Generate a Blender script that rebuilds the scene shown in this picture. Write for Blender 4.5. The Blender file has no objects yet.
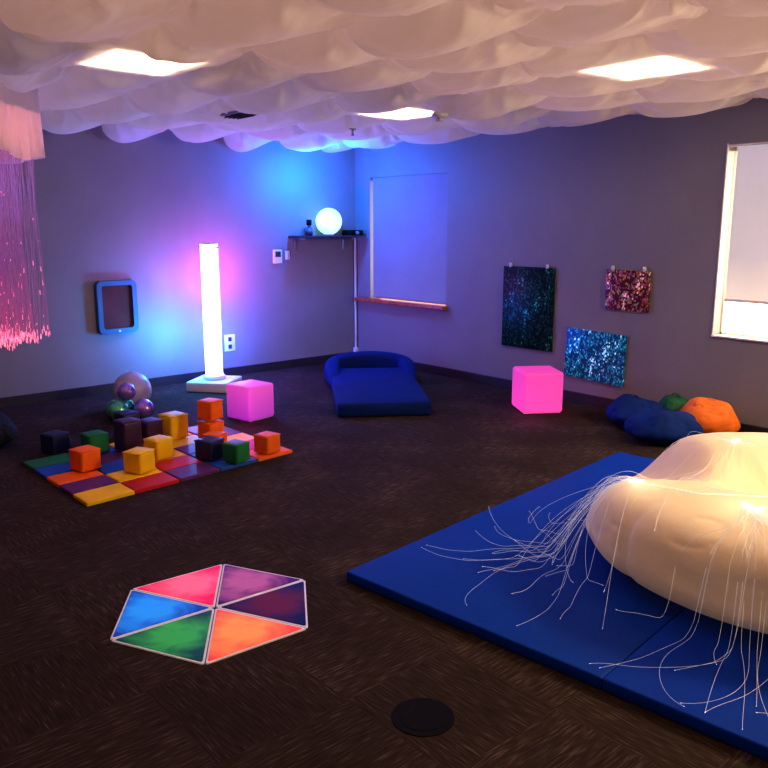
import bpy, bmesh, math, random
from mathutils import Vector, Matrix, noise
from mathutils.bvhtree import BVHTree
random.seed(7)
scene = bpy.context.scene
try:
    scene.view_settings.view_transform = 'Standard'
    scene.view_settings.look = 'Medium High Contrast'
except Exception:
    pass
COL = scene.collection

# ---------------------------------------------------------------- camera
CAM = Vector((7.43, -6.01, 1.6))
ang = math.radians(49); pitch = math.atan(159/790)
FW = Vector((-math.sin(ang), math.cos(ang), 0)); RT = Vector((math.cos(ang), math.sin(ang), 0))
cd = bpy.data.cameras.new("camera"); cam = bpy.data.objects.new("camera", cd); COL.objects.link(cam)
cd.sensor_width = 36; cd.lens = 790/768*36; cd.clip_start = 0.05
cam.location = CAM
look = FW*math.cos(pitch) + Vector((0, 0, -math.sin(pitch)))
cam.rotation_euler = look.to_track_quat('-Z', 'Y').to_euler()
scene.camera = cam

# ---------------------------------------------------------------- materials
def mat(name, color, rough=0.6, emit=None, estr=0.0, metal=0.0, nscale=0, namt=0.0, bump=0.0, bscale=60, sheen=0, spec=None):
    m = bpy.data.materials.new(name); m.use_nodes = True
    nt = m.node_tree; b = nt.nodes["Principled BSDF"]
    b.inputs["Base Color"].default_value = (*color, 1)
    b.inputs["Roughness"].default_value = rough
    b.inputs["Metallic"].default_value = metal
    if sheen: b.inputs["Sheen Weight"].default_value = sheen
    if spec is not None: b.inputs["Specular IOR Level"].default_value = spec
    if emit:
        b.inputs["Emission Color"].default_value = (*emit, 1)
        b.inputs["Emission Strength"].default_value = estr
    tc = nt.nodes.new("ShaderNodeTexCoord")
    if nscale:
        n = nt.nodes.new("ShaderNodeTexNoise"); n.inputs["Scale"].default_value = nscale; n.inputs["Detail"].default_value = 4
        nt.links.new(tc.outputs["Object"], n.inputs["Vector"])
        mx = nt.nodes.new("ShaderNodeMixRGB"); mx.blend_type = 'MULTIPLY'; mx.inputs[0].default_value = 1
        mx.inputs[1].default_value = (*color, 1)
        mr = nt.nodes.new("ShaderNodeMapRange"); mr.inputs[1].default_value = .3; mr.inputs[2].default_value = .7
        mr.inputs[3].default_value = 1-namt; mr.inputs[4].default_value = 1+namt
        nt.links.new(n.outputs["Fac"], mr.inputs[0]); nt.links.new(mr.outputs[0], mx.inputs[2])
        nt.links.new(mx.outputs[0], b.inputs["Base Color"])
    if bump:
        n2 = nt.nodes.new("ShaderNodeTexNoise"); n2.inputs["Scale"].default_value = bscale; n2.inputs["Detail"].default_value = 3
        nt.links.new(tc.outputs["Object"], n2.inputs["Vector"])
        bp = nt.nodes.new("ShaderNodeBump"); bp.inputs["Strength"].default_value = bump; bp.inputs["Distance"].default_value = .01
        nt.links.new(n2.outputs["Fac"], bp.inputs["Height"]); nt.links.new(bp.outputs[0], b.inputs["Normal"])
    return m
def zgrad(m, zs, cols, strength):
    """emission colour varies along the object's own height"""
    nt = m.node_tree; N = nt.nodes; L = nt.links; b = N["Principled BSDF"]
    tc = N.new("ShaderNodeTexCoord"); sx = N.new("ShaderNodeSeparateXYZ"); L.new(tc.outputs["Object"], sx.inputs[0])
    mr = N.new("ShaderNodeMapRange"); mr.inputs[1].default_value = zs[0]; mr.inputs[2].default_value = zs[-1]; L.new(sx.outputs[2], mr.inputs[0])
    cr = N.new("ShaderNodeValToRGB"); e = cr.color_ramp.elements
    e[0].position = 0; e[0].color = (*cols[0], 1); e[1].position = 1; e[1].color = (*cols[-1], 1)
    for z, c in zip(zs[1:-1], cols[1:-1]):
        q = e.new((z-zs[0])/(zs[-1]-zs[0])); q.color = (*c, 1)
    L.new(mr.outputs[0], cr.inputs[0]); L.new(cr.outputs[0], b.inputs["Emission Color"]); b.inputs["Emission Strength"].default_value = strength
    return m

M_wall = mat("painted_wall", (.245, .24, .248), .6, nscale=2, namt=.06, bump=.15, bscale=150)
M_base = mat("dark_baseboard", (.03, .026, .028), .5, nscale=8, namt=.1)
M_white = mat("white_plastic", (.75, .75, .78), .4, nscale=5, namt=.03)
M_frame = mat("window_frame_white", (.85, .78, .70), .5, nscale=5, namt=.03)
M_wood = mat("red_brown_wood", (.50, .11, .05), .4, nscale=20, namt=.3)
M_black = mat("black_plastic", (.006, .006, .007), .8, nscale=5, namt=.1, spec=.15)
M_dgrey = mat("dark_grey", (.04, .04, .045), .5, nscale=9, namt=.1)
M_bottle = mat("dusky_bottle_plastic", (.10, .10, .13), .4, nscale=9, namt=.1)
M_vent = mat("vent_grey", (.32, .29, .33), .5, nscale=9, namt=.1)
M_vent2 = mat("vent_dark_grey", (.10, .095, .105), .5, nscale=9, namt=.1)
M_metal = mat("brushed_metal", (.5, .5, .52), .3, metal=1, nscale=40, namt=.1)
M_blind1 = mat("blind_cloth_cool", (.22, .22, .30), .8, nscale=3, namt=.06, bump=.1, bscale=300)
zgrad(M_blind1, (-.7, .7), ((.13, .13, .26), (.07, .07, .21)), .32)  # cloth glow painted in as emission, brighter towards the bottom
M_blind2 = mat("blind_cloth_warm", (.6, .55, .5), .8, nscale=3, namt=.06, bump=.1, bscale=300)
zgrad(M_blind2, (-.6, -.25, .6), ((1.0, .80, .62), (.5, .46, .50), (.42, .40, .48)), .6)  # daylight glow painted into the cloth as emission, strongest at the bottom
M_day = mat("daylit_glass", (.9, .9, .9), .2, emit=(1, .84, .60), estr=6, nscale=2, namt=.05)
M_daycool = mat("daylit_glass_cool", (.9, .9, .9), .2, emit=(.95, .85, .82), estr=2.6, nscale=2, namt=.05)

def carpet():
    m = bpy.data.materials.new("patterned_carpet"); m.use_nodes = True
    nt = m.node_tree; N = nt.nodes; L = nt.links; b = N["Principled BSDF"]
    b.inputs["Roughness"].default_value = .95
    b.inputs["Specular IOR Level"].default_value = .12
    tc = N.new("ShaderNodeTexCoord")
    ch = N.new("ShaderNodeTexChecker"); ch.inputs["Scale"].default_value = 1/0.5
    ch.inputs[1].default_value = (0, 0, 0, 1); ch.inputs[2].default_value = (1, 1, 1, 1)
    L.new(tc.outputs["Object"], ch.inputs["Vector"])
    outs = []
    for sc in ((11, 130, 1), (130, 11, 1)):
        mp = N.new("ShaderNodeMapping"); mp.inputs["Scale"].default_value = sc
        L.new(tc.outputs["Object"], mp.inputs["Vector"])
        n = N.new("ShaderNodeTexNoise"); n.inputs["Scale"].default_value = 1; n.inputs["Detail"].default_value = 2
        L.new(mp.outputs[0], n.inputs["Vector"]); outs.append(n)
    mx = N.new("ShaderNodeMixRGB"); L.new(ch.outputs["Fac"], mx.inputs[0])
    L.new(outs[0].outputs["Fac"], mx.inputs[1]); L.new(outs[1].outputs["Fac"], mx.inputs[2])
    big = N.new("ShaderNodeTexNoise"); big.inputs["Scale"].default_value = 2.2; big.inputs["Detail"].default_value = 3
    L.new(tc.outputs["Object"], big.inputs["Vector"])
    ad = N.new("ShaderNodeMath"); ad.operation = 'MULTIPLY_ADD'; ad.inputs[1].default_value = .35
    L.new(big.outputs["Fac"], ad.inputs[0]); L.new(mx.outputs[0], ad.inputs[2])
    ad2 = N.new("ShaderNodeMath"); ad2.operation = 'MULTIPLY_ADD'; ad2.inputs[1].default_value = .045
    L.new(ch.outputs["Fac"], ad2.inputs[0]); L.new(ad.outputs[0], ad2.inputs[2])
    cr = N.new("ShaderNodeValToRGB"); e = cr.color_ramp.elements
    e[0].position = .50; e[0].color = (.027, .0175, .013, 1)
    e[1].position = .95; e[1].color = (.115, .084, .066, 1)
    q = e.new(.76); q.color = (.047, .0325, .025, 1)
    L.new(ad2.outputs[0], cr.inputs[0]); L.new(cr.outputs[0], b.inputs["Base Color"])
    bp = N.new("ShaderNodeBump"); bp.inputs["Strength"].default_value = .08; bp.inputs["Distance"].default_value = .005
    L.new(mx.outputs[0], bp.inputs["Height"]); L.new(bp.outputs[0], b.inputs["Normal"])
    return m
M_carpet = carpet()

def fabric(name, tr=.35, tint=(1, 1, 1)):
    m = bpy.data.materials.new(name); m.use_nodes = True
    nt = m.node_tree; N = nt.nodes; L = nt.links; N.clear()
    o = N.new("ShaderNodeOutputMaterial"); mx = N.new("ShaderNodeMixShader"); mx.inputs[0].default_value = tr
    d = N.new("ShaderNodeBsdfDiffuse"); t = N.new("ShaderNodeBsdfTranslucent")
    tc = N.new("ShaderNodeTexCoord"); n = N.new("ShaderNodeTexNoise"); n.inputs["Scale"].default_value = 3
    L.new(tc.outputs["Object"], n.inputs["Vector"])
    cr = N.new("ShaderNodeValToRGB"); cr.color_ramp.elements[0].color = (.80*tint[0], .78*tint[1], .79*tint[2], 1); cr.color_ramp.elements[1].color = (.88*tint[0], .86*tint[1], .87*tint[2], 1)
    L.new(n.outputs["Fac"], cr.inputs[0]); L.new(cr.outputs[0], d.inputs[0]); L.new(cr.outputs[0], t.inputs[0])
    mp = N.new("ShaderNodeMapping"); mp.inputs["Scale"].default_value = (2.5, 5, 3); mp.inputs["Rotation"].default_value = (0, 0, .5); L.new(tc.outputs["Object"], mp.inputs["Vector"])
    n2 = N.new("ShaderNodeTexNoise"); n2.inputs["Scale"].default_value = 1; n2.inputs["Detail"].default_value = 1.5; n2.inputs["Distortion"].default_value = .8
    L.new(mp.outputs[0], n2.inputs["Vector"])
    bp = N.new("ShaderNodeBump"); bp.inputs["Strength"].default_value = .4; bp.inputs["Distance"].default_value = .08
    L.new(n2.outputs["Fac"], bp.inputs["Height"]); L.new(bp.outputs[0], d.inputs["Normal"]); L.new(bp.outputs[0], t.inputs["Normal"])
    L.new(d.outputs[0], mx.inputs[1]); L.new(t.outputs[0], mx.inputs[2]); L.new(mx.outputs[0], o.inputs[0])
    return m
M_fab = fabric("draped_ceiling_cloth", .45)

# ---------------------------------------------------------------- helpers
def link(o, parent=None, label=None, category=None, kind=None, group=None):
    COL.objects.link(o)
    if parent: o.parent = parent
    if label: o["label"] = label
    if category: o["category"] = category
    if kind: o["kind"] = kind
    if group: o["group"] = group
    return o
def mesh_obj(name, verts, faces, m, parent=None, loc=(0, 0, 0), rot=(0, 0, 0), smooth=False, fm=None, **kw):
    me = bpy.data.meshes.new(name); me.from_pydata([tuple(v) for v in verts], [], faces); me.update()
    for x in (m if isinstance(m, (list, tuple)) else [m]): me.materials.append(x)
    if fm:
        for p, i in zip(me.polygons, fm): p.material_index = i
    if smooth:
        for p in me.polygons: p.use_smooth = True
    o = bpy.data.objects.new(name, me); o.location = loc; o.rotation_euler = rot
    return link(o, parent, **kw)
def bm_obj(name, bm, m, parent=None, loc=(0, 0, 0), rot=(0, 0, 0), smooth=False, **kw):
    me = bpy.data.meshes.new(name); bm.to_mesh(me); bm.free()
    for x in (m if isinstance(m, (list, tuple)) else [m]): me.materials.append(x)
    if smooth:
        for p in me.polygons: p.use_smooth = True
    o = bpy.data.objects.new(name, me); o.location = loc; o.rotation_euler = rot
    return link(o, parent, **kw)
def empty(name, loc=(0, 0, 0), rot=(0, 0, 0), **kw):
    o = bpy.data.objects.new(name, None); o.location = loc; o.rotation_euler = rot; o.empty_display_size = .1
    return link(o, **kw)
def bx(name, size, m, loc=(0, 0, 0), rot=(0, 0, 0), bevel=0, seg=3, parent=None, smooth=True, puff=0, **kw):
    bm = bmesh.new(); bmesh.ops.create_cube(bm, size=1)
    for v in bm.verts: v.co = Vector((v.co.x*size[0], v.co.y*size[1], v.co.z*size[2]))
    if puff:
        bmesh.ops.subdivide_edges(bm, edges=bm.edges[:], cuts=7, use_grid_fill=True)
        for v in bm.verts:
            a = [1-(2*v.co[i]/size[i])**2 for i in range(3)]
            for i in range(3):
                j, k = (i+1) % 3, (i+2) % 3
                if abs(abs(v.co[i])-size[i]/2) < 1e-5:
                    v.co[i] += math.copysign(puff*max(a[j], 0)**.6*max(a[k], 0)**.6, v.co[i])
    elif bevel:
        bmesh.ops.bevel(bm, geom=bm.edges[:], offset=bevel, segments=seg, profile=.5, affect='EDGES')
    o = bm_obj(name, bm, m, parent, loc, rot, smooth=(smooth and (bevel > 0 or puff > 0)), **kw)
    if puff and bevel:
        md = o.modifiers.new("b", 'BEVEL'); md.width = bevel; md.segments = 3; md.limit_method = 'ANGLE'; md.angle_limit = math.radians(50)
    return o
def cyl(name, r, h, m, loc=(0, 0, 0), rot=(0, 0, 0), parent=None, seg=32, r2=None, bevel=0, **kw):
    bm = bmesh.new(); bmesh.ops.create_cone(bm, cap_ends=True, segments=seg, radius1=r, radius2=r if r2 is None else r2, depth=h)
    if bevel:
        bmesh.ops.bevel(bm, geom=[e for e in bm.edges if e.calc_face_angle(0) > .6], offset=bevel, segments=3, affect='EDGES')
    o = bm_obj(name, bm, m, parent, loc, rot, **kw)
    for p in o.data.polygons: p.use_smooth = len(p.vertices) == 4
    return o
def sph(name, r, m, loc=(0, 0, 0), parent=None, sc=(1, 1, 1), **kw):
    bm = bmesh.new(); bmesh.ops.create_uvsphere(bm, u_segments=40, v_segments=24, radius=r)
    for v in bm.verts: v.co = Vector((v.co.x*sc[0], v.co.y*sc[1], v.co.z*sc[2]))
    return bm_obj(name, bm, m, parent, loc, smooth=True, **kw)
def tubes(name, lines, r, m, parent=None, sides=4, **kw):
    V = []; Fc = []
    for pl in lines:
        base = len(V)
        for i, p in enumerate(pl):
            t = (pl[min(i+1, len(pl)-1)]-pl[max(i-1, 0)])
            if t.length < 1e-9: t = Vector((0, 0, 1))
            t.normalize(); up = Vector((0, 0, 1)) if abs(t.z) < .9 else Vector((1, 0, 0))
            s = t.cross(up).normalized(); u = s.cross(t)
            for k in range(sides):
                a = 2*math.pi*k/sides; V.append(p+s*(r*math.cos(a))+u*(r*math.sin(a)))
        for i in range(len(pl)-1):
            for k in range(sides):
                a = base+i*sides+k; b2 = base+i*sides+(k+1) % sides
                Fc.append((a, b2, b2+sides, a+sides))
    return mesh_obj(name, V, Fc, m, parent, smooth=True, **kw)

# ---------------------------------------------------------------- room
XM, YM, ZM = 9.6, -8.2, 2.85
mesh_obj("floor", [(0, YM, 0), (XM, YM, 0), (XM, 0, 0), (0, 0, 0)], [(0, 1, 2, 3)], M_carpet, kind="structure")
mesh_obj("ceiling", [(0, YM, ZM), (XM, YM, ZM), (XM, 0, ZM), (0, 0, ZM)], [(3, 2, 1, 0)], M_wall, kind="structure")
mesh_obj("wall_west", [(0, YM, 0), (0, 0, 0), (0, 0, ZM), (0, YM, ZM)], [(0, 1, 2, 3)], M_wall, kind="structure")
mesh_obj("wall_east", [(XM, YM, 0), (XM, 0, 0), (XM, 0, ZM), (XM, YM, ZM)], [(3, 2, 1, 0)], M_wall, kind="structure")
mesh_obj("wall_south", [(0, YM, 0), (XM, YM, 0), (XM, YM, ZM), (0, YM, ZM)], [(3, 2, 1, 0)], M_wall, kind="structure")
W1 = (.27, 1.52, .75, 2.13); W2 = (4.47, 5.75, .75, 2.18); DEP = .16
def north():
    V = []; Fc = []
    def q(a, b, c, d):
        i = len(V); V.extend([a, b, c, d]); Fc.append((i, i+1, i+2, i+3))
    def r(x0, x1, z0, z1): q((x0, 0, z0), (x0, 0, z1), (x1, 0, z1), (x1, 0, z0))
    xs = [0, W1[0], W1[1], W2[0], W2[1], XM]
    r(xs[0], xs[1], 0, ZM); r(xs[2], xs[3], 0, ZM); r(xs[4], xs[5], 0, ZM)
    for w in (W1, W2):
        r(w[0], w[1], 0, w[2]); r(w[0], w[1], w[3], ZM)
        x0, x1, z0, z1 = w
        q((x0, 0, z0), (x0, DEP, z0), (x0, DEP, z1), (x0, 0, z1)); q((x1, 0, z0), (x1, DEP, z0), (x1, DEP, z1), (x1, 0, z1))
        q((x0, 0, z0), (x1, 0, z0), (x1, DEP, z0), (x0, DEP, z0)); q((x0, 0, z1), (x1, 0, z1), (x1, DEP, z1), (x0, DEP, z1))
    mesh_obj("wall_north", V, Fc, M_wall, kind="structure")
north()
bx("baseboard_west", (.02, -YM, .09), M_base, (.01, YM/2, .045), kind="structure")
bx("baseboard_north", (XM, .02, .09), M_base, (XM/2, -.01, .045), kind="structure")
def window(n, w, glass, blind, frame, sl, sr, gap, dy):
    x0, x1, z0, z1 = w; bm = bmesh.new()
    def b(sx, sy, sz, c, mi):
        g = bmesh.ops.create_cube(bm, size=1)
        for v in g['verts']: v.co = Vector((v.co.x*sx+c[0], v.co.y*sy+c[1], v.co.z*sz+c[2]))
        for f in {f for v in g['verts'] for f in v.link_faces}: f.material_index = mi
    cx = (x0+x1)/2; cz = (z0+z1)/2
    b(x1-x0, .01, z1-z0, (cx, DEP-.005, cz), 1)
    fw = .015
    b(fw, .05, z1-z0, (x0+fw/2, DEP-.03, cz), 0); b(fw, .05, z1-z0, (x1-fw/2, DEP-.03, cz), 0)
    b(x1-x0, .05, fw, (cx, DEP-.03, z0+fw/2), 0); b(x1-x0, .05, .02, (cx, DEP-.03, z1-.01), 0)
    bm_obj("window_%d" % n, bm, [frame, glass], kind="structure")
    e = empty("roller_blind", (cx, dy, z1), label="pulled-down fabric roller blind glowing in a window recess", category="blind", group="window roller blinds")
    zb = z0+gap
    wd = x1-x0-sl-sr; ox = (sl-sr)/2
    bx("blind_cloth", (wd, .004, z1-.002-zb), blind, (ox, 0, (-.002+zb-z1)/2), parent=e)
    bx("bottom_bar", (wd, .012, .022), M_frame if n == 2 else M_blind1, (ox, 0, zb-z1), bevel=.004, parent=e)
    cyl("roller_tube", .018, x1-x0-.02, M_frame if n == 2 else M_blind1, (0, .022, -.022), (0, math.pi/2, 0), parent=e)
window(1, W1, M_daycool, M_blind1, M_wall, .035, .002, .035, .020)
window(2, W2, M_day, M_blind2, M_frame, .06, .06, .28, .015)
bx("trim_1", (1.5, .24, .04), M_wood, (.80, .04, .735), bevel=.008, kind="structure")
for i, (s, c) in enumerate([((.012, .008, 1.47), (4.464, -.004, 1.465)), ((.012, .008, 1.47), (5.756, -.004, 1.465)), ((1.30, .008, .012), (5.11, -.004, 2.186)), ((1.31, .17, .014), (5.11, .07, .744))]):
    bx("trim_%d" % (i+2), s, M_frame, c, bevel=.003, kind="structure")

# ---------------------------------------------------------------- ceiling cloth
TRO = [(3.14, -4.02), (2.6, -1.62), (4.84, -1.82), (7.4, -1.8), (7.3, -4.1)]  # panel nearest the bean bag is out of view, added to light it
PX, PY = .86, .60
def sag(x, y):
    wob = .15*noise.noise(Vector((x*.9, y*.35, 3)))
    v = (y+wob)/PY; row = math.floor(v); fv = v-row
    u = x/PX+.22*noise.noise(Vector((x*.7, y*.9, 8)))+.5*(row % 2)
    cu = math.floor(u); fu = u-cu
    su = max(0, math.sin(math.pi*fu)); sv = max(0, math.sin(math.pi*(fv**.62)))
    amp = .95+.6*noise.noise(Vector((cu*1.7+.3, row*2.3+.4, 1)))
    s = .140*amp*(sv**.85)*(.40+.60*su**.9)+.035*su**.6
    du = (fu-round(fu))*PX; dv = min(fv, 1-fv)*PY
    d = math.hypot(du, dv); th = math.atan2(dv, du)
    s -= .045*math.exp(-(d/.09)**2)
    s += .026*math.sin(7*th+cu*2+row)*math.exp(-((d-.16)/.11)**2)
    s += .012*abs(math.sin(6.5*th+cu*3+row*5))*math.exp(-((d-.26)/.15)**2)
    s += .035*noise.noise(Vector((x*1.3, y*1.3, 0)))
    return s
def cloth():
    nx, ny = 440, 376; V = []; Fc = []
    for j in range(ny+1):
        for i in range(nx+1):
            x = .02+(XM-.04)*i/nx; y = YM+.02+(-YM-.04)*j/ny
            s = sag(x, y); z = 2.555-s
            for tx, ty in TRO:
                d = max(abs(x-tx)/.31, abs(y-ty)/.29)
                w = max(0, min(1, (1.55-d)/.55)); w = w*w*(3-2*w)
                z = z*(1-w)+(2.463-.05*max(s, 0))*w
            V.append((x, y, z))
    for j in range(ny):
        for i in range(nx):
            a = j*(nx+1)+i
            Fc.append((a, a+1, a+nx+2, a+nx+1))
    mesh_obj("ceiling_drape", V, Fc, M_fab, smooth=True, label="white cloth draped in billowing swags under the ceiling", category="fabric drape")
cloth()
M_pan = mat("ceiling_light_panel", (.9, .9, .9), .4, emit=(1, .68, .38), estr=10, nscale=3, namt=.02)
for tx, ty in TRO:
    e = empty("ceiling_light", (tx, ty, 2.473), label="square ceiling light panel glowing through the cloth", category="ceiling light", group="ceiling light panels")
    bx("diffuser", (.50, .47, .008), M_pan, (0, 0, 0), parent=e)
    bx("housing", (.54, .51, .34), M_white, (0, 0, .18), parent=e)
e = empty("ceiling_vent", (2.05, -2.76, 2.415), label="grey louvred air vent in the ceiling", category="air vent")
bx("frame", (.28, .18, .02), M_vent, parent=e, bevel=.004)
for k in range(4): bx("louver", (.24, .026, .006), M_vent2, (0, -.055+.036*k, -.016), (.6, 0, 0), parent=e)
e = empty("smoke_detector", (3.16, -1.76, 2.38), label="round white smoke detector on the ceiling", category="smoke detector")
cyl("body", .06, .04, M_white, bevel=.01, parent=e); cyl("sensor_cap", .03, .02, M_white, (0, 0, -.03), bevel=.005, parent=e)
e = empty("sprinkler_head", (1.95, -1.6, 2.40), label="small metal fire sprinkler poking through the cloth", category="sprinkler")
cyl("escutcheon", .03, .01, M_metal, parent=e); cyl("nozzle", .010, .05, M_metal, (0, 0, -.025), parent=e); cyl("deflector", .018, .004, M_metal, (0, 0, -.05), parent=e)

# ---------------------------------------------------------------- light column
M_tube = zgrad(mat("glowing_tube", (.9, .9, 1), .3, nscale=4, namt=.03), (-.65, -.2, .25, .65), ((.95, .72, 1), (.55, .88, 1), (1, .74, 1), (.75, .75, 1)), 2.4)
e = empty("bubble_tube_lamp", (.50, -2.22, 0), (0, 0, math.radians(38)), label="tall glowing white light column on a square white base", category="column lamp")
bx("base", (.42, .42, .10), M_white, (0, 0, .05), bevel=.014, parent=e)
cyl("collar", .11, .04, M_white, (0, 0, .12), bevel=.008, parent=e)
cyl("tube", .085, 1.28, M_tube, (0, 0, .14+.64), parent=e, seg=48)
cyl("top_cap", .088, .015, M_white, (0, 0, 1.427), bevel=.005, parent=e)
bx("wall_bracket", (.012, .42, .02), M_metal, (-.0, .0, 1.39), (0, 0, math.radians(50)), parent=e)

def point(name, loc, col, w, r=.05):
    l = bpy.data.lights.new(name, 'POINT'); l.color = col; l.energy = w; l.shadow_soft_size = r
    o = bpy.data.objects.new(name, l); o.location = loc; COL.objects.link(o); return o
def area(name, loc, rot, col, w, sx, sy):
    l = bpy.data.lights.new(name, 'AREA'); l.shape = 'RECTANGLE'; l.size = sx; l.size_y = sy; l.color = col; l.energy = w
    o = bpy.data.objects.new(name, l); o.location = loc; o.rotation_euler = rot; COL.objects.link(o); return o
point("tube_magenta_light", (.36, -1.88, 1.10), (.95, .07, .85), 23, .08)
point("tube_violet_light", (.36, -2.40, 1.08), (.40, .10, 1), 7, .08)
point("tube_cyan_light", (.40, -2.48, .55), (.0, .30, 1), 36, .08)
point("tube_blue_light", (.36, -1.88, .52), (.01, .12, 1), 38, .08)
point("globe_blue_light", (.52, -.86, 2.08), (.0, .16, 1), 95, .08)
area("above_cloth_warm_fill", (6.4, -4.1, 2.82), (0, 0, 0), (1, .58, .42), 110, 6, 7.6)  # unseen fill light, added so the ceiling cloth glows warm
area("above_cloth_lilac_fill", (1.6, -3.6, 2.82), (0, 0, 0), (.70, .50, .72), 42, 3, 7)  # unseen lilac fill, added to tint the far part of the cloth
area("bag_fill_light", (7.3, -1.1, 2.15), (math.radians(-25), math.radians(30), 0), (1, .76, .46), 80, .5, .5)  # out-of-view area light added to brighten the bean bag

# ---------------------------------------------------------------- glowing cubes
def cubemat(name, base, c_lo, c_hi, s, k):
    m = mat(name, base, .45, nscale=2.5, namt=.05, spec=.25)
    return zgrad(m, (-s/2, 0, s/2), (c_lo, tuple((a+b)/2 for a, b in zip(c_lo, c_hi)), c_hi), k)
M_pink = cubemat("glowing_pink_plastic", (.45, .08, .30), (1.0, .07, .42), (.72, .05, .36), .36, .80)
M_pink2 = cubemat("glowing_violet_plastic", (.35, .10, .38), (.38, .03, .48), (.78, .08, .50), .28, .66)
def glowcube(loc, rot, s, m, lab):
    e = empty("light_cube", (loc[0], loc[1], 0), (0, 0, rot), label=lab, category="light cube", group="glowing light cubes")
    bx("shell", (s, s, s), m, (0, 0, s/2+.003), bevel=s*.08, seg=5, parent=e)
    bx("base_plate", (s*.9, s*.9, .012), M_white, (0, 0, .006), bevel=.003, parent=e)
    return e
glowcube((1.76, -2.58), math.radians(11.5), .29, M_pink2, "glowing violet-pink plastic cube on the carpet beside the light column")
glowcube((3.17, -.52), math.radians(56), .36, M_pink, "glowing hot-pink plastic cube on the carpet near the wall")
point("cube_spill_light", (2.10, -2.82, .14), (1, .12, .8), 1.2, .05)
point("cube_spill_light", (3.40, -.92, .14), (1, .10, .55), 1.0, .05)

# ---------------------------------------------------------------- wall things (west)
M_fblue = mat("sky_blue_plastic", (.035, .17, .28), .5, nscale=4, namt=.05)
M_tab = mat("dark_maroon_panel", (.11, .032, .022), .9, nscale=3, namt=.2)
def frame_obj(name, w, h, t, bw, m, loc, parent, rad):
    bm = bmesh.new()
    def loop(w, h, r, x):
        pts = []
        for cxs, cys, a0 in ((1, 1, 0), (-1, 1, 90), (-1, -1, 180), (1, -1, 270)):
            for k in range(7):
                a = math.radians(a0+15*k); pts.append(bm.verts.new((x, cxs*(w/2-r)+r*math.cos(a), cys*(h/2-r)+r*math.sin(a))))
        return pts
    A = loop(w, h, rad, 0); B = loop(w-.01, h-.01, rad, t); C = loop(w-2*bw, h-2*bw, rad*.5, t); D = loop(w-2*bw, h-2*bw, rad*.5, t*.35)
    n = len(A)
    for P, Q in ((A, B), (B, C), (C, D)):
        for i in range(n): bm.faces.new((P[i], P[(i+1) % n], Q[(i+1) % n], Q[i]))
    bmesh.ops.recalc_face_normals(bm, faces=bm.faces[:])
    return bm_obj(name, bm, m, parent, loc)
e = empty("wall_activity_board", (.005, -2.97, .83), label="tablet-shaped board with a sky-blue frame on the wall", category="wall board")
frame_obj("frame", .40, .51, .05, .05, M_fblue, (0, 0, 0), e, .05)
bx("panel", (.02, .32, .43), M_tab, (.012, 0, 0), parent=e)
cyl("button", .012, .01, M_white, (.05, 0, -.23), (0, math.pi/2, 0), parent=e)
e = empty("wall_outlet", (0, -1.75, .36), label="small white electrical outlet box on the wall", category="outlet")
bx("plate", (.012, .13, .18), M_white, (.006, 0, 0), bevel=.004, parent=e)
for dz in (-.04, .04): bx("socket", (.006, .04, .045), M_dgrey, (.014, 0, dz), bevel=.002, parent=e)
e = empty("thermostat", (0, -1.12, 1.26), label="white wall keypad with a small screen", category="thermostat")
bx("body", (.03, .11, .15), M_white, (.015, 0, 0), bevel=.006, parent=e)
bx("screen", (.004, .07, .06), M_dgrey, (.031, 0, .025), parent=e)
e = empty("light_switch", (0, -.98, 1.27), label="white rocker light switch plate on the wall", category="light switch")
bx("plate", (.008, .06, .10), M_white, (.004, 0, 0), bevel=.002, parent=e); bx("rocker", (.006, .025, .05), M_white, (.010, 0, 0), bevel=.002, parent=e)
M_shelf = mat("dark_shelf", (.035, .03, .035), .5, nscale=10, namt=.15)
e = empty("wall_shelf", (0, -.50, 1.47), label="dark narrow shelf mounted in the room corner", category="shelf")
bx("board", (.26, .92, .025), M_shelf, (.13, 0, 0), bevel=.004, parent=e)
for dy in (-.38, .3):
    bx("bracket", (.2, .015, .02), M_metal, (.1, dy, -.023), parent=e); bx("bracket", (.012, .02, .14), M_metal, (.006, dy, -.08), parent=e)
M_globe = mat("glowing_globe", (.8, .9, 1), .4, emit=(.42, .90, 1), estr=1.2, nscale=3, namt=.05)
e = empty("globe_lamp", (.14, -.50, 1.4825), label="round glowing pale-cyan globe lamp on the shelf", category="globe lamp")
cyl("base", .06, .02, M_white, (0, 0, .01), bevel=.004, parent=e); sph("globe", .148, M_globe, (0, 0, .158), e)
e = empty("spray_bottle", (.12, -.76, 1.4825), label="small grey bottle with a dark cap on the shelf", category="bottle")
cyl("bottle_body", .045, .09, M_bottle, (0, 0, .045), bevel=.01, parent=e); cyl("neck", .02, .03, M_bottle, (0, 0, .1), parent=e); cyl("cap", .03, .06, M_black, (0, 0, .145), bevel=.004, parent=e)
e = empty("light_projector", (.13, -.15, 1.4825), label="small black projector box on the shelf", category="projector")
bx("body", (.15, .20, .06), M_black, (0, 0, .03), bevel=.008, parent=e); cyl("lens", .02, .03, M_metal, (.085, 0, .03), (0, math.pi/2, 0), parent=e)
e = empty("cable_conduit", (.03, -.03, 0), label="thin pale cable channel running up the corner", category="cable channel")
bx("channel", (.022, .022, 1.35), M_white, (0, 0, .78), bevel=.003, parent=e)
bx("junction_box", (.05, .05, .07), M_white, (.0, .0, .105), bevel=.004, parent=e)

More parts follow.
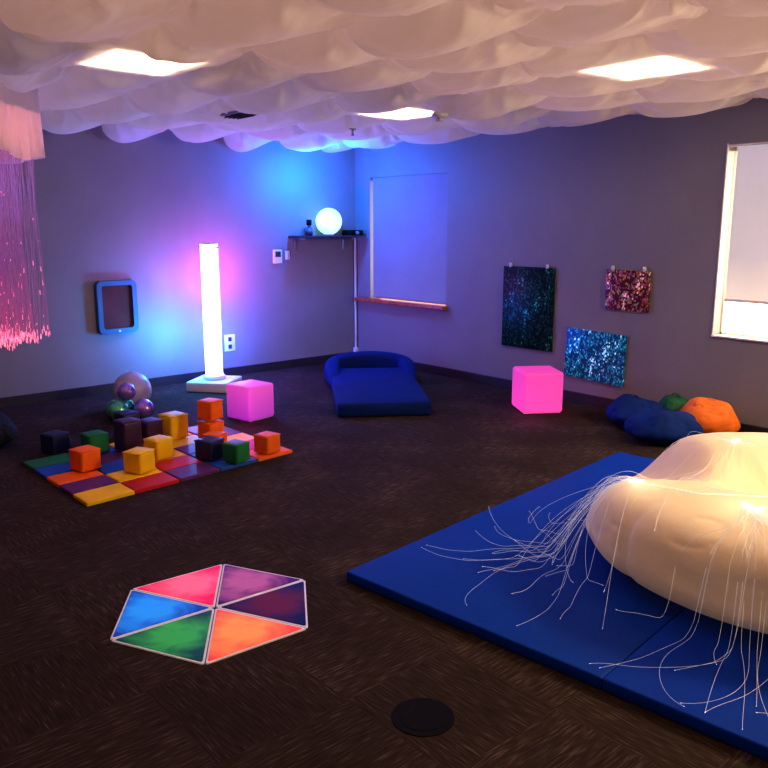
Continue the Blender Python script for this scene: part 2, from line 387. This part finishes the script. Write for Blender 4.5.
# ---------------------------------------------------------------- sequin panels (north)
def sequin(name, cols, glint, bias):
    m = bpy.data.materials.new(name); m.use_nodes = True
    nt = m.node_tree; N = nt.nodes; L = nt.links; b = N["Principled BSDF"]
    tc = N.new("ShaderNodeTexCoord"); mp = N.new("ShaderNodeMapping"); mp.inputs["Scale"].default_value = (72, 72, 58)
    L.new(tc.outputs["Object"], mp.inputs["Vector"])
    v = N.new("ShaderNodeTexVoronoi"); v.inputs["Scale"].default_value = 1; v.inputs["Randomness"].default_value = .55
    L.new(mp.outputs[0], v.inputs["Vector"])
    sp = N.new("ShaderNodeSeparateColor"); L.new(v.outputs["Color"], sp.inputs[0])
    cr = N.new("ShaderNodeValToRGB"); cr.color_ramp.interpolation = 'CONSTANT'; e = cr.color_ramp.elements
    e[0].position = 0; e[0].color = (*cols[0], 1); e[1].position = .95; e[1].color = (*cols[-1], 1)
    for p, c in zip((.45, .66, .82), cols[1:4]): q = e.new(p); q.color = (*c, 1)
    mp2 = N.new("ShaderNodeMapping"); mp2.inputs["Scale"].default_value = (14, 14, 5); L.new(tc.outputs["Object"], mp2.inputs["Vector"])
    n = N.new("ShaderNodeTexNoise"); n.inputs["Scale"].default_value = 1; n.inputs["Detail"].default_value = 3; L.new(mp2.outputs[0], n.inputs["Vector"])
    ad = N.new("ShaderNodeMath"); ad.operation = 'MULTIPLY_ADD'; ad.inputs[1].default_value = 1.4; ad.inputs[2].default_value = -.7+bias
    L.new(n.outputs["Fac"], ad.inputs[0]); a2 = N.new("ShaderNodeMath"); a2.operation = 'ADD'; L.new(ad.outputs[0], a2.inputs[0]); L.new(sp.outputs[0], a2.inputs[1])
    L.new(a2.outputs[0], cr.inputs[0]); L.new(cr.outputs[0], b.inputs["Base Color"])
    b.inputs["Metallic"].default_value = .85; b.inputs["Roughness"].default_value = .35
    L.new(cr.outputs[0], b.inputs["Emission Color"]); b.inputs["Emission Strength"].default_value = glint  # glints of the sequins painted as bright cells with emission
    nb = N.new("ShaderNodeBump"); nb.inputs["Strength"].default_value = .35; nb.inputs["Distance"].default_value = .01
    L.new(sp.outputs[1], nb.inputs["Height"]); L.new(nb.outputs[0], b.inputs["Normal"])
    return m
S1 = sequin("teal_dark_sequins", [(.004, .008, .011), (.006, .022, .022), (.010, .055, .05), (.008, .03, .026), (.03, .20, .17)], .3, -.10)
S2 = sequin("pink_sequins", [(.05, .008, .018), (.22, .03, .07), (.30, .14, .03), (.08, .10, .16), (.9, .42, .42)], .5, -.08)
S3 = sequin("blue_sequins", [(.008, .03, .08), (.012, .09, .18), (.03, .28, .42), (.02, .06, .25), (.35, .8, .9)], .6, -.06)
for (x0, x1, z0, z1, rot, m, lab) in [(2.32, 2.93, .43, 1.21, 0, S1, "tall dark teal sequin fabric panel hanging on the wall"),
        (3.48, 3.90, .88, 1.225, 0, S2, "small rectangular pink sequin panel hanging on the wall"),
        (3.09, 3.71, .225, .675, math.radians(2), S3, "rectangular bright blue sequin panel hanging on the wall")]:
    w, h = x1-x0, z1-z0
    e = empty("sequin_panel", ((x0+x1)/2, -.003, (z0+z1)/2), (0, rot, 0), label=lab, category="wall panel", group="sequin panels on the wall")
    bx("sequin_sheet", (w, .018, h), m, (0, -.009, 0), bevel=.004, parent=e)
    if m is not S3:
        for dx in (-w*.36, w*.36):
            bx("hanging_clip", (.025, .02, .04), M_white, (dx, -.012, h/2+.012), bevel=.003, parent=e)

# ---------------------------------------------------------------- floor box
e = empty("floor_outlet_cover", (5.74, -4.37, 0), label="round dark metal outlet cover set in the carpet", category="floor outlet")
cyl("rim", .105, .003, M_black, (0, 0, .0015), bevel=.001, parent=e, seg=48)
cyl("lid", .078, .0012, M_black, (0, 0, .0036), parent=e, seg=48)

# ---------------------------------------------------------------- liquid floor tiles (hexagon)
HC = Vector((4.615, -4.515)); hv = []
for k in range(6):
    a = math.radians(206-60*k); hv.append(Vector((HC.x+.450*math.cos(a), HC.y+.450*math.sin(a))))
def gelmat(name, c1, c2, es):
    m = bpy.data.materials.new(name); m.use_nodes = True
    nt = m.node_tree; N = nt.nodes; L = nt.links; b = N["Principled BSDF"]
    tc = N.new("ShaderNodeTexCoord"); n = N.new("ShaderNodeTexNoise"); n.inputs["Scale"].default_value = 6; n.inputs["Distortion"].default_value = 1.2; n.inputs["Detail"].default_value = 2
    L.new(tc.outputs["Object"], n.inputs["Vector"]); cr = N.new("ShaderNodeValToRGB")
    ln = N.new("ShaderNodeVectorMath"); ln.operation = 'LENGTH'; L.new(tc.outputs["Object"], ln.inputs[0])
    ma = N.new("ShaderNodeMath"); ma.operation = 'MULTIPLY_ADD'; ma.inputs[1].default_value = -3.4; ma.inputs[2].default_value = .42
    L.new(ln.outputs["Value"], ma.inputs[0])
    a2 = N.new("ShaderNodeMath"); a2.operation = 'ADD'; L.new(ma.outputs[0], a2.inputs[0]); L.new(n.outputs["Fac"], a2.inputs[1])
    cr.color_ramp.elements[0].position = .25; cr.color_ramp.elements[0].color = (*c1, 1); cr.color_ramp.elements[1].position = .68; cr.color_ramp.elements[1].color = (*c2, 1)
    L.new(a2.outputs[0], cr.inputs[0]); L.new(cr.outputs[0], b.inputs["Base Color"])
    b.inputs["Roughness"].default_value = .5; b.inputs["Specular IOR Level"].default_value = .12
    L.new(cr.outputs[0], b.inputs["Emission Color"]); b.inputs["Emission Strength"].default_value = es  # tiles are no lamps; emission brightens the liquid
    return m
M_edge = mat("clear_white_vinyl", (.85, .83, .86), .4, nscale=6, namt=.05, emit=(.9, .85, .9), estr=.06)  # slight emission put in to lighten the border
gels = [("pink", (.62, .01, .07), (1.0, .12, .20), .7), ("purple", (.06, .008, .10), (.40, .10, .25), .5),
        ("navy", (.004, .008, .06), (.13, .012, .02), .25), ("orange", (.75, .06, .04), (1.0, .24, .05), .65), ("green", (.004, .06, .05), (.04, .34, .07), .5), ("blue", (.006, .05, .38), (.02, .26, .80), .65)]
def tri_loop(P, inset):
    c = sum(P, Vector((0, 0)))/3
    rin = .128
    Q = [c+(p-c)*(1-inset/rin) for p in P]
    out = []
    for i in range(3):
        p = Q[i]; a = (Q[i-1]-p).normalized(); b = (Q[(i+1) % 3]-p).normalized(); r = .016*(1-inset/rin)
        s, t = p+a*r, p+b*r
        for k in range(5):
            u = k/4; out.append(s*(1-u)**2+p*2*u*(1-u)+t*u*u)
    return out
for k in range(6):
    nm, c1, c2, es = gels[k]
    P = [HC.copy(), hv[k], hv[(k+1) % 6]]
    cen = sum(P, Vector((0, 0)))/3; P = [p-cen for p in P]
    e = empty("liquid_floor_tile", (cen.x, cen.y, 0), label="triangular gel floor tile filled with %s liquid, white edge" % nm, category="floor tile", group="triangular gel floor tiles forming a hexagon")
    A = tri_loop(P, .002); n = len(A)
    V = [Vector((p.x, p.y, 0.0005)) for p in A]+[Vector((p.x, p.y, .005)) for p in A]+[Vector((p.x, p.y, .006)) for p in tri_loop(P, .004)]
    Fc = [tuple(range(n-1, -1, -1)), tuple(range(2*n, 3*n))]
    for j in range(2):
        Fc += [(j*n+i, j*n+(i+1) % n, (j+1)*n+(i+1) % n, (j+1)*n+i) for i in range(n)]
    mesh_obj("vinyl_border", V, Fc, M_edge, e)
    B = tri_loop(P, .0095); C = tri_loop(P, .015)
    V = [Vector((p.x, p.y, .0062)) for p in B]+[Vector((p.x, p.y, .0082)) for p in C]
    Fc = [tuple(range(n, 2*n))]+[(i, (i+1) % n, n+(i+1) % n, n+i) for i in range(n)]
    mesh_obj("gel_pocket", V, Fc, gelmat("gel_"+nm, c1, c2, es), e)

# ---------------------------------------------------------------- checker foam mat
cols = {'Y': (.95, .60, .02), 'R': (.55, .025, .03), 'P': (.12, .035, .17), 'B': (.02, .10, .42), 'O': (.95, .18, .02), 'G': (.02, .20, .07)}
VM = {k: mat("vinyl_"+k, v, .5, nscale=6, namt=.08, spec=.2) for k, v in cols.items()}
rows = ["YRPBO", "PYRBR", "OBYPY", "BPRYP", "GBYOR"]
ex = Vector((-.09, .996, 0)); ey = Vector((-.996, -.02, 0)); o0 = Vector((3.03, -4.46, 0))
ts = .308; td = .222
e = empty("checkered_play_mat", o0, label="folding play mat of multicoloured square panels on the carpet", category="play mat")
keys = list(cols); bm = bmesh.new()
for r in range(5):
    for c in range(5):
        p00 = ex*(c*ts)+ey*(r*td); inset = .004
        pts = [p00+ex*inset+ey*inset, p00+ex*(ts-inset)+ey*inset, p00+ex*(ts-inset)+ey*(td-inset), p00+ex*inset+ey*(td-inset)]
        lo = [bm.verts.new(p+Vector((0, 0, .001))) for p in pts]; cen = sum(pts, Vector())/4
        mi = [bm.verts.new(p+Vector((0, 0, .020))) for p in pts]; hi = [bm.verts.new(p+(cen-p)*.05+Vector((0, 0, .024))) for p in pts]
        fs = [bm.faces.new(hi)]
        for A, B in ((lo, mi), (mi, hi)):
            for i in range(4): fs.append(bm.faces.new((A[i], A[(i+1) % 4], B[(i+1) % 4], B[i])))
        for f in fs: f.material_index = keys.index(rows[r][c])
bmesh.ops.recalc_face_normals(bm, faces=bm.faces[:])
bm_obj("mat_panels", bm, [VM[k] for k in keys], e)
def block(x, y, s, k, nm, rot, h=None, z=.026):
    h = h or s
    s *= .93; h = h*.95
    x += .055; y += .06
    e = empty("foam_block", (x, y, z), (0, 0, math.radians(rot)), label="%s soft vinyl foam block on the checkered play mat" % nm, category="foam block", group="soft foam blocks on the play mat")
    bx("cushion", (s, s, h-.01), VM[k], (0, 0, h/2), bevel=.012, puff=.005, parent=e)
    for zz in (.012, h-.012):
        ring = [Vector((a*s*.49, b*s*.49, zz)) for a, b in ((1, 1), (-1, 1), (-1, -1), (1, -1), (1, 1))]
        tubes("piping", [ring], .005, VM[k], e)
    return e
VM['N'] = mat("vinyl_navy", (.015, .02, .08), .4, nscale=6, namt=.08)
VM['K'] = mat("vinyl_plum", (.05, .018, .08), .4, nscale=6, namt=.08)
block(2.33, -4.28, .155, 'O', "orange", 12)
block(1.98, -4.08, .155, 'G', "dark green", 5)
block(1.70, -4.26, .155, 'N', "navy", 20, z=.002)
block(2.08, -3.88, .155, 'K', "tall plum", 8, h=.24)
block(1.60, -3.68, .155, 'N', "navy", 8, h=.20, z=.002)
block(2.60, -4.03, .155, 'Y', "yellow", 25)
block(2.40, -3.80, .155, 'Y', "yellow", 15)
block(1.98, -3.48, .17, 'Y', "yellow", 10, h=.20)
block(2.00, -3.68, .15, 'K', "dark plum", 12, h=.19)
block(2.26, -3.32, .15, 'O', "orange", 14, h=.17)
block(2.26, -3.32, .145, 'O', "orange stacked", 22, h=.16, z=.026+.168)
block(2.46, -3.40, .14, 'O', "orange", 30, h=.13)
block(2.64, -3.54, .155, 'N', "navy", 20, h=.15)
block(2.82, -3.44, .145, 'G', "green", 18)
block(2.77, -3.16, .145, 'O', "orange", 14)
M_silver = mat("pearly_ball", (.42, .38, .48), .3, nscale=6, namt=.2)
M_gball = mat("green_metallic_ball", (.10, .45, .26), .2, metal=.6, nscale=9, namt=.6)
M_bball = mat("violet_metallic_ball", (.34, .22, .60), .2, metal=.6, nscale=9, namt=.6)
def ball(x, y, r, m, lab, z=0):
    e = empty("sensory_ball", (x, y, z), label=lab, category="ball", group="sensory balls by the wall")
    sph("ball_shell", r, m, (0, 0, r), e)
    cyl("valve_plug", .008, .004, M_dgrey, (0, 0, 2*r), parent=e)
ball(.80, -3.20, .165, M_silver, "large pearly grey-violet exercise ball near the wall")
ball(1.18, -3.50, .095, M_gball, "shiny green metallic sensory ball")
ball(1.22, -3.29, .085, M_bball, "shiny violet metallic sensory ball")
ball(1.03, -3.38, .085, M_gball, "shiny green sensory ball beside the larger ball")
ball(1.15, -3.40, .075, M_bball, "shiny violet sensory ball resting on other balls", z=.16)

# ---------------------------------------------------------------- lounge
M_lounge = mat("royal_blue_cloth", (.002, .022, .14), .85, nscale=4, namt=.15, bump=.3, bscale=30, spec=.2)
e = empty("fold_out_lounger", (2.51, -1.72, 0), (0, 0, math.atan2(.815, .58)), label="blue fold-out floor lounger with a raised padded back", category="floor lounger")
bx("seat_pad", (.80, 1.70, .12), M_lounge, (0, .86, .060), bevel=.035, puff=.018, parent=e)
def bolster():
    path = []; hw = .40
    for k in range(7): path.append(Vector((-hw+.03*(1-k/6), 1.10+.08*k, 0)))
    for k in range(1, 12):
        a = math.pi-math.pi*k/12; path.append(Vector((hw*math.cos(a), 1.60+.26*abs(math.sin(a))**.4, 0)))
    for k in range(7): path.append(Vector((hw-.03*k/6, 1.60-.08*k, 0)))
    bm = bmesh.new(); rings = []; n = len(path)
    for i, p in enumerate(path):
        t = (path[min(i+1, n-1)]-path[max(i-1, 0)]).normalized(); s = Vector((t.y, -t.x, 0))
        edge = min(i, n-1-i); f = min(1, .25+.12*edge); hh = .10+.17*(math.sin(math.pi*i/(n-1))**1.6); ww = .085*(.45+.55*f)
        def se(c): return math.copysign(abs(c)**.6, c)
        rings.append([bm.verts.new(p+s*(ww*se(math.cos(2*math.pi*k/16)))+Vector((0, 0, .005+hh/2+hh/2*se(math.sin(2*math.pi*k/16))))) for k in range(16)])
    for i in range(n-1):
        for k in range(16): bm.faces.new((rings[i][k], rings[i][(k+1) % 16], rings[i+1][(k+1) % 16], rings[i+1][k]))
    bm.faces.new(rings[0]); bm.faces.new(rings[-1]); bmesh.ops.recalc_face_normals(bm, faces=bm.faces[:])
    o = bm_obj("backrest_bolster", bm, M_lounge, e, smooth=True)
    md = o.modifiers.new("s", 'SUBSURF'); md.levels = 1; md.render_levels = 1
bolster()

# ---------------------------------------------------------------- bean bags
def sack_mesh(r, h, e=.72, seams=6, seed=0, sx=1, sy=1, nu=72, nv=40, wr=.012, topf=None, crease=0, lowk=.10, pear=0, cw=.06, cs=2.2):
    V = []; Fc = []
    for j in range(nv+1):
        ph = -math.pi/2+math.pi*j/nv
        cz = math.copysign(abs(math.sin(ph))**(e+.1), math.sin(ph)); cr = abs(math.cos(ph))**e
        for i in range(nu):
            a = 2*math.pi*i/nu
            rr = r*cr*(1-.018*math.exp(-(((a*seams/(2*math.pi)) % 1-.5)/.05)**2))
            x = rr*math.cos(a)*sx; y = rr*math.sin(a)*sy; z = h*(.5+.5*cz)
            low = 1-lowk*max(0, 1-z/(h*.35))**2-pear*(z/h)**1.5
            x *= low; y *= low
            d = noise.noise(Vector((x*3/r*.5, y*3/r*.5, z*5+seed)))
            d2 = noise.noise(Vector((x*9/r*.5, y*9/r*.5, z*14+seed)))
            k = 1+wr*3*d+wr*d2
            if crease:
                w = noise.noise(Vector((x*cs/r, y*cs/r, z*cs/r+seed)))
                k -= crease*math.exp(-(w/cw)**2)
            x *= k; y *= k; z = max(0, z*(1+wr*4*d*(z/h)-(crease*.8*math.exp(-(w/cw)**2) if crease else 0)))
            if topf: z = topf(x, y, z, h)
            V.append(Vector((x, y, z)))
    for j in range(nv):
        for i in range(nu):
            a = j*nu+i; b = j*nu+(i+1) % nu; Fc.append((a, b, b+nu, a+nu))
    Fc.append(tuple(range(nu-1, -1, -1))); Fc.append(tuple(range(nv*nu, nv*nu+nu)))
    return V, Fc
M_bagw = mat("cream_vinyl", (.88, .72, .50), .65, nscale=3, namt=.04, bump=.35, bscale=9, emit=(1, .62, .30), estr=.07)  # weak warm emission painted in for lamplight on the vinyl
BC = CAM+FW*3.42+RT*1.88; BC = Vector((BC.x, BC.y, .052))
def ss(a, b, t):
    t = max(0, min(1, (t-a)/(b-a))); return t*t*(3-2*t)
def topf(x, y, z, h):
    rt = x*RT.x+y*RT.y; fw = x*FW.x+y*FW.y; w = max(0, (z/h-.22)/.70); w = min(1, w)**.7
    z -= w*.16*ss(.02, .30, fw)*ss(-.22, -.52, rt)
    z -= w*.24*math.exp(-(abs(rt-.14)/.42)**3-(abs(fw-.04)/.19)**2.4)
    fl = abs(fw-.10-.10*rt)
    z -= w*.06*math.exp(-(fl/.045)**2)*ss(-.78, -.5, rt)
    z += w*.035*ss(.22, .42, fw)*ss(-.38, -.12, rt)
    return max(z, .02) if w > 0 else z
V, Fc = sack_mesh(.93, .435, .44, 8, nu=192, nv=130, topf=topf, seed=3, wr=.006, crease=.008, lowk=.0, pear=.02, cw=.03, cs=2.4)
e = empty("bean_bag_chair", BC, label="large cream vinyl bean bag with a dented seat", category="bean bag")
mesh_obj("bag_body", V, Fc, M_bagw, e, smooth=True)
bag_bvh = BVHTree.FromPolygons([v+BC for v in V], Fc)
M_nav = mat("navy_blue_cloth", (.004, .028, .19), .8, nscale=5, namt=.2, bump=.4, bscale=20, spec=.2)
M_or = mat("orange_cloth", (.90, .20, .02), .7, nscale=5, namt=.15, bump=.4, bscale=20)
M_gr = mat("green_cloth", (.01, .13, .05), .7, nscale=5, namt=.15, bump=.4, bscale=20)
M_bk = mat("black_cloth", (.008, .008, .012), .9, nscale=5, namt=.15, bump=.3, bscale=25)
def smallbag(x, y, r, h, m, lab, seed, sx=1, sy=1, rot=0):
    e = empty("small_bean_bag", (x, y, .002), (0, 0, rot), label=lab, category="bean bag", group="small bean bags")
    V, Fc = sack_mesh(r, h, .9, 5, seed=seed, sx=sx, sy=sy, wr=.045, nu=80, nv=48, crease=.045, pear=.32, cw=.035, cs=2.4)
    mesh_obj("bag_body", V, Fc, m, e, smooth=True)
    tubes("handle_loop", [[Vector((.04*math.cos(a), 0, h*.9+.03*math.sin(a))) for a in [math.pi*k/10 for k in range(11)]]], .005, m, e)
smallbag(4.05, -.38, .26, .24, M_nav, "navy blue small bean bag against the wall", 1)
smallbag(4.48, -.66, .30, .25, M_nav, "navy blue small bean bag in front of the others", 5, 1.10, .80, math.radians(49))
smallbag(4.62, -.27, .23, .30, M_or, "bright orange small bean bag by the wall", 9, 1.1, .95, .5)
smallbag(4.29, -.18, .16, .27, M_gr, "dark green small bean bag tucked behind others", 13)
smallbag(1.28, -4.55, .26, .26, M_bk, "black small bean bag on the carpet", 17)

# ---------------------------------------------------------------- blue mat
M_mat = mat("royal_blue_vinyl", (.0, .052, .42), .6, nscale=3, namt=.06, bump=.1, bscale=40, spec=.15)
mrot = math.atan2(.105, .9945)
e = empty("folding_gym_mat", (4.77, -3.93, 0), (0, 0, mrot), label="large royal-blue folding gym mat under the bean bag chair", category="gym mat")
for k in range(2):
    bx("mat_panel", (1.276, 2.66, .048), M_mat, (.64+1.278*k, 1.33, .025), bevel=.008, parent=e)
def on_mat(x, y):
    dx, dy = x-4.77, y+3.93; c, s = math.cos(mrot), math.sin(mrot)
    u = dx*c+dy*s; v = -dx*s+dy*c
    return .01 < u < 2.55 and .02 < v < 2.65
def ground(x, y):
    g = .05 if on_mat(x, y) else 0
    h = bag_bvh.ray_cast(Vector((x, y, 2)), Vector((0, 0, -1)))
    if h[0] is not None: g = max(g, h[0].z)
    return g
# ---------------------------------------------------------------- fibre optics
def fibmat(name, c, s):
    return mat(name, (.75, .75, .78), .25, emit=c, estr=s, nscale=4, namt=.05)
M_fib = fibmat("fiber_strand", (.75, .8, 1), .24); M_fibw = fibmat("fiber_strand_warm", (1, .8, .6), .28); M_glow = fibmat("fiber_glow", (1, .88, .70), 2.2)
M_tip = fibmat("fiber_tip", (.9, .9, 1), .8)
def spray(sx, sy, dirs, count, L0, L1, m, curl, fall, lab, lift=.05, air=0.0):
    e = empty("fiber_optic_bundle", (0, 0, 0), label=lab, category="fiber optic strands", group="fiber optic strand bundles")
    lines = []; tips = []
    for _ in range(count):
        d0 = random.gauss(dirs[0], dirs[1]); Ln = random.uniform(L0, L1); n = 56; ds = Ln/n
        x, y = sx+random.gauss(0, .02), sy+random.gauss(0, .02); z = ground(x, y)+.008+random.random()*.02
        k = random.gauss(0, curl); k2 = random.gauss(0, curl*1.4); ph = random.random()*6; fq = random.uniform(1.5, 4)
        pl = []; sl = random.uniform(fall*.4, fall*1.5); lf = random.uniform(.1, 1)*lift
        tail = random.uniform(0, .12) if random.random() < air else 0
        for i in range(n+1):
            u = i/n; g = ground(x, y)+.003
            tgt = g+lf*math.sin(math.pi*min(1, u*1.3))*(1 if u < .77 else 0)+(.010*abs(math.sin(ph+9*u)))+tail*max(0, u-.5)*2
            z = max(g, max(tgt, z-sl*ds*(.6+2*u))) if i else z
            pl.append(Vector((x, y, z)))
            a = d0+k*u+k2*u*u*math.sin(ph+fq*u)
            gn = ground(x+math.cos(a)*ds, y+math.sin(a)*ds)
            f = .5 if (z-gn > .12 and fall > 2) else 1
            nx_, ny_ = x+math.cos(a)*ds*f, y+math.sin(a)*ds*f
            if u > .4 and z < .12 and not on_mat(nx_, ny_): break
            x, y = nx_, ny_
        for _s in range(3):
            q = pl[:]
            for i in range(1, len(pl)-1): q[i] = Vector((pl[i].x, pl[i].y, (pl[i-1].z+2*pl[i].z+pl[i+1].z)/4))
            pl = q
        lines.append(pl); tips.append([pl[-1]-(pl[-1]-pl[-2])*.3, pl[-1]])
    o = tubes("strands", lines, .00065, m, e); o["kind"] = "stuff"
    o = tubes("strand_tips", tips, .0010, M_tip, e); o["kind"] = "stuff"
    g = ground(sx, sy); d = Vector((math.cos(dirs[0]), math.sin(dirs[0]), 0))
    tubes("gather_glow", [[Vector((sx, sy, g+.010))-d*.03, Vector((sx, sy, g+.012))+d*.03]], .007, M_glow, e, sides=8)  # small glowing piece added to brighten where the strands gather
    return e
rad = math.radians
DL = math.degrees(math.atan2(-RT.y, -RT.x))
DN = math.degrees(math.atan2(-FW.y, -FW.x))
A = CAM+FW*3.40+RT*1.14
spray(A.x, A.y, (rad(DL-2), .46), 32, .40, 1.0, M_fib, .8, .9, "fiber optic strands spilling over the bean bag onto the mat", .08, .5)
B = CAM+FW*3.02+RT*1.46
spray(B.x, B.y, (rad(DN-4), .17), 30, .50, 1.10, M_fibw, 1.1, 4.5, "fiber optic strands hanging down the front of the bean bag", .02)
spray(B.x+.05, B.y, (rad(DN-45), .25), 5, 1.0, 1.35, M_fib, 1.3, 2.5, "long loose fiber optic strands curling across the mat", .02)
Cc = CAM+FW*3.86+RT*1.78
spray(Cc.x, Cc.y, (rad(DL+35), .8), 26, .5, 1.1, M_fibw, 1.0, 1.5, "fiber optic strands trailing over the bean bag seat", .04)
for P in (A, B):
    point("fiber_glow_light", (P.x, P.y, ground(P.x, P.y)+.12), (1, .85, .62), .35, .02)
def cable(name, pts, r, m, lab):
    pl = []
    for i in range(len(pts)-1):
        for k in range(10):
            u = k/10; p = pts[i].lerp(pts[i+1], u); pl.append(Vector((p.x, p.y, ground(p.x, p.y)+r)))
    o = tubes(name, [pl], r, m, None, sides=8); o["label"] = lab; o["category"] = "cable"; return o
M_glow2 = fibmat("fiber_sheath_glow", (1, .85, .62), .6)
cable("fiber_optic_cable", [A, CAM+FW*3.20+RT*1.34, CAM+FW*3.10+RT*1.8, CAM+FW*3.2+RT*2.5], .0025, M_glow2, "glowing sheath feeding fiber strands over the bean bag")
cable("fiber_optic_cable", [B, CAM+FW*3.02+RT*1.7, CAM+FW*3.02+RT*2.2], .0025, M_glow2, "glowing sheath feeding strands at the front of the bean bag")

# hanging fiber curtain
M_ccur = zgrad(mat("pink_fiber", (.30, .2, .32), .3, nscale=4, namt=.05), (.8, .95, 1.4, 2.1), ((.9, .08, .18), (.50, .05, .20), (.26, .05, .26), (.45, .10, .30)), .45)
M_ctip = fibmat("pink_fiber_tip", (1, .14, .26), 1.8)
cc = CAM+FW*5.05+RT*(-2.75); cc.z = 0
HX, HY = .50, .26
e = empty("fiber_optic_curtain", cc, (0, 0, ang), label="hanging pink glowing fiber optic curtain under a ruffled cloth canopy", category="fiber optic curtain")
lines = []; tips = []
for i in range(1100):
    x = random.uniform(-HX, HX)*.97; y = random.choice((-1, 1, .3, -.3))*HY*random.uniform(.75, .95); zb = .84+abs(random.gauss(0, .04))
    if random.random() < .14: zb += random.uniform(0, .5)
    ph = random.random()*6; k = random.gauss(0, .015)
    pl = [Vector((x+k*t+.010*math.sin(ph+7*t), y+.006*math.cos(ph+5*t), 2.1+(zb-2.1)*t)) for t in [q/12 for q in range(13)]]
    lines.append(pl); tips.append([pl[-1]+Vector((0, 0, .03)), pl[-1]])
    if i % 4 == 0: q = random.choice(pl[3:]); tips.append([q, q+Vector((0, 0, .010))])
o = tubes("strands", lines, .0012, M_ccur, e, sides=3); o["kind"] = "stuff"
o = tubes("strand_tips", tips, .0018, M_ctip, e, sides=4); o["kind"] = "stuff"
V = []; Fc = []; nv = 14; per = []
HXo, HYo = HX+.03, HY+.03
for (x0, y0, x1, y1) in ((-HXo, -HYo, HXo, -HYo), (HXo, -HYo, HXo, HYo), (HXo, HYo, -HXo, HYo), (-HXo, HYo, -HXo, -HYo)):
    n = int(math.hypot(x1-x0, y1-y0)/.012); nx_, ny_ = (y1-y0), -(x1-x0); l = math.hypot(nx_, ny_)
    for k in range(n): u = k/n; per.append((x0+(x1-x0)*u, y0+(y1-y0)*u, nx_/l, ny_/l, min(1, 8*min(u, 1-u))))
nu = len(per)
for j in range(nv+1):
    t = j/nv
    for i, (x, y, nx_, ny_, cn) in enumerate(per):
        ruff = (.018*math.sin(i*.42+1.5*math.sin(i*.09))+.008*math.sin(i*1.1))*t*cn+.02*t
        V.append(Vector((x+nx_*ruff, y+ny_*ruff, 2.48-.47*t-.02*t*math.sin(i*.13))))
for j in range(nv):
    for i in range(nu): Fc.append((j*nu+i, j*nu+(i+1) % nu, (j+1)*nu+(i+1) % nu, (j+1)*nu+i))
mesh_obj("cloth_canopy", V, Fc, fabric("canopy_cloth", .55, (1, .92, .90)), e, smooth=True)
bx("mounting_board", (2*HX, 2*HY, .02), M_white, (0, 0, 2.30), parent=e)
point("curtain_pink_light", (cc.x, cc.y, 2.16), (1, .34, .36), 7, .08)

w = bpy.data.worlds.new("w"); scene.world = w; w.use_nodes = True
w.node_tree.nodes["Background"].inputs[0].default_value = (.02, .02, .03, 1)
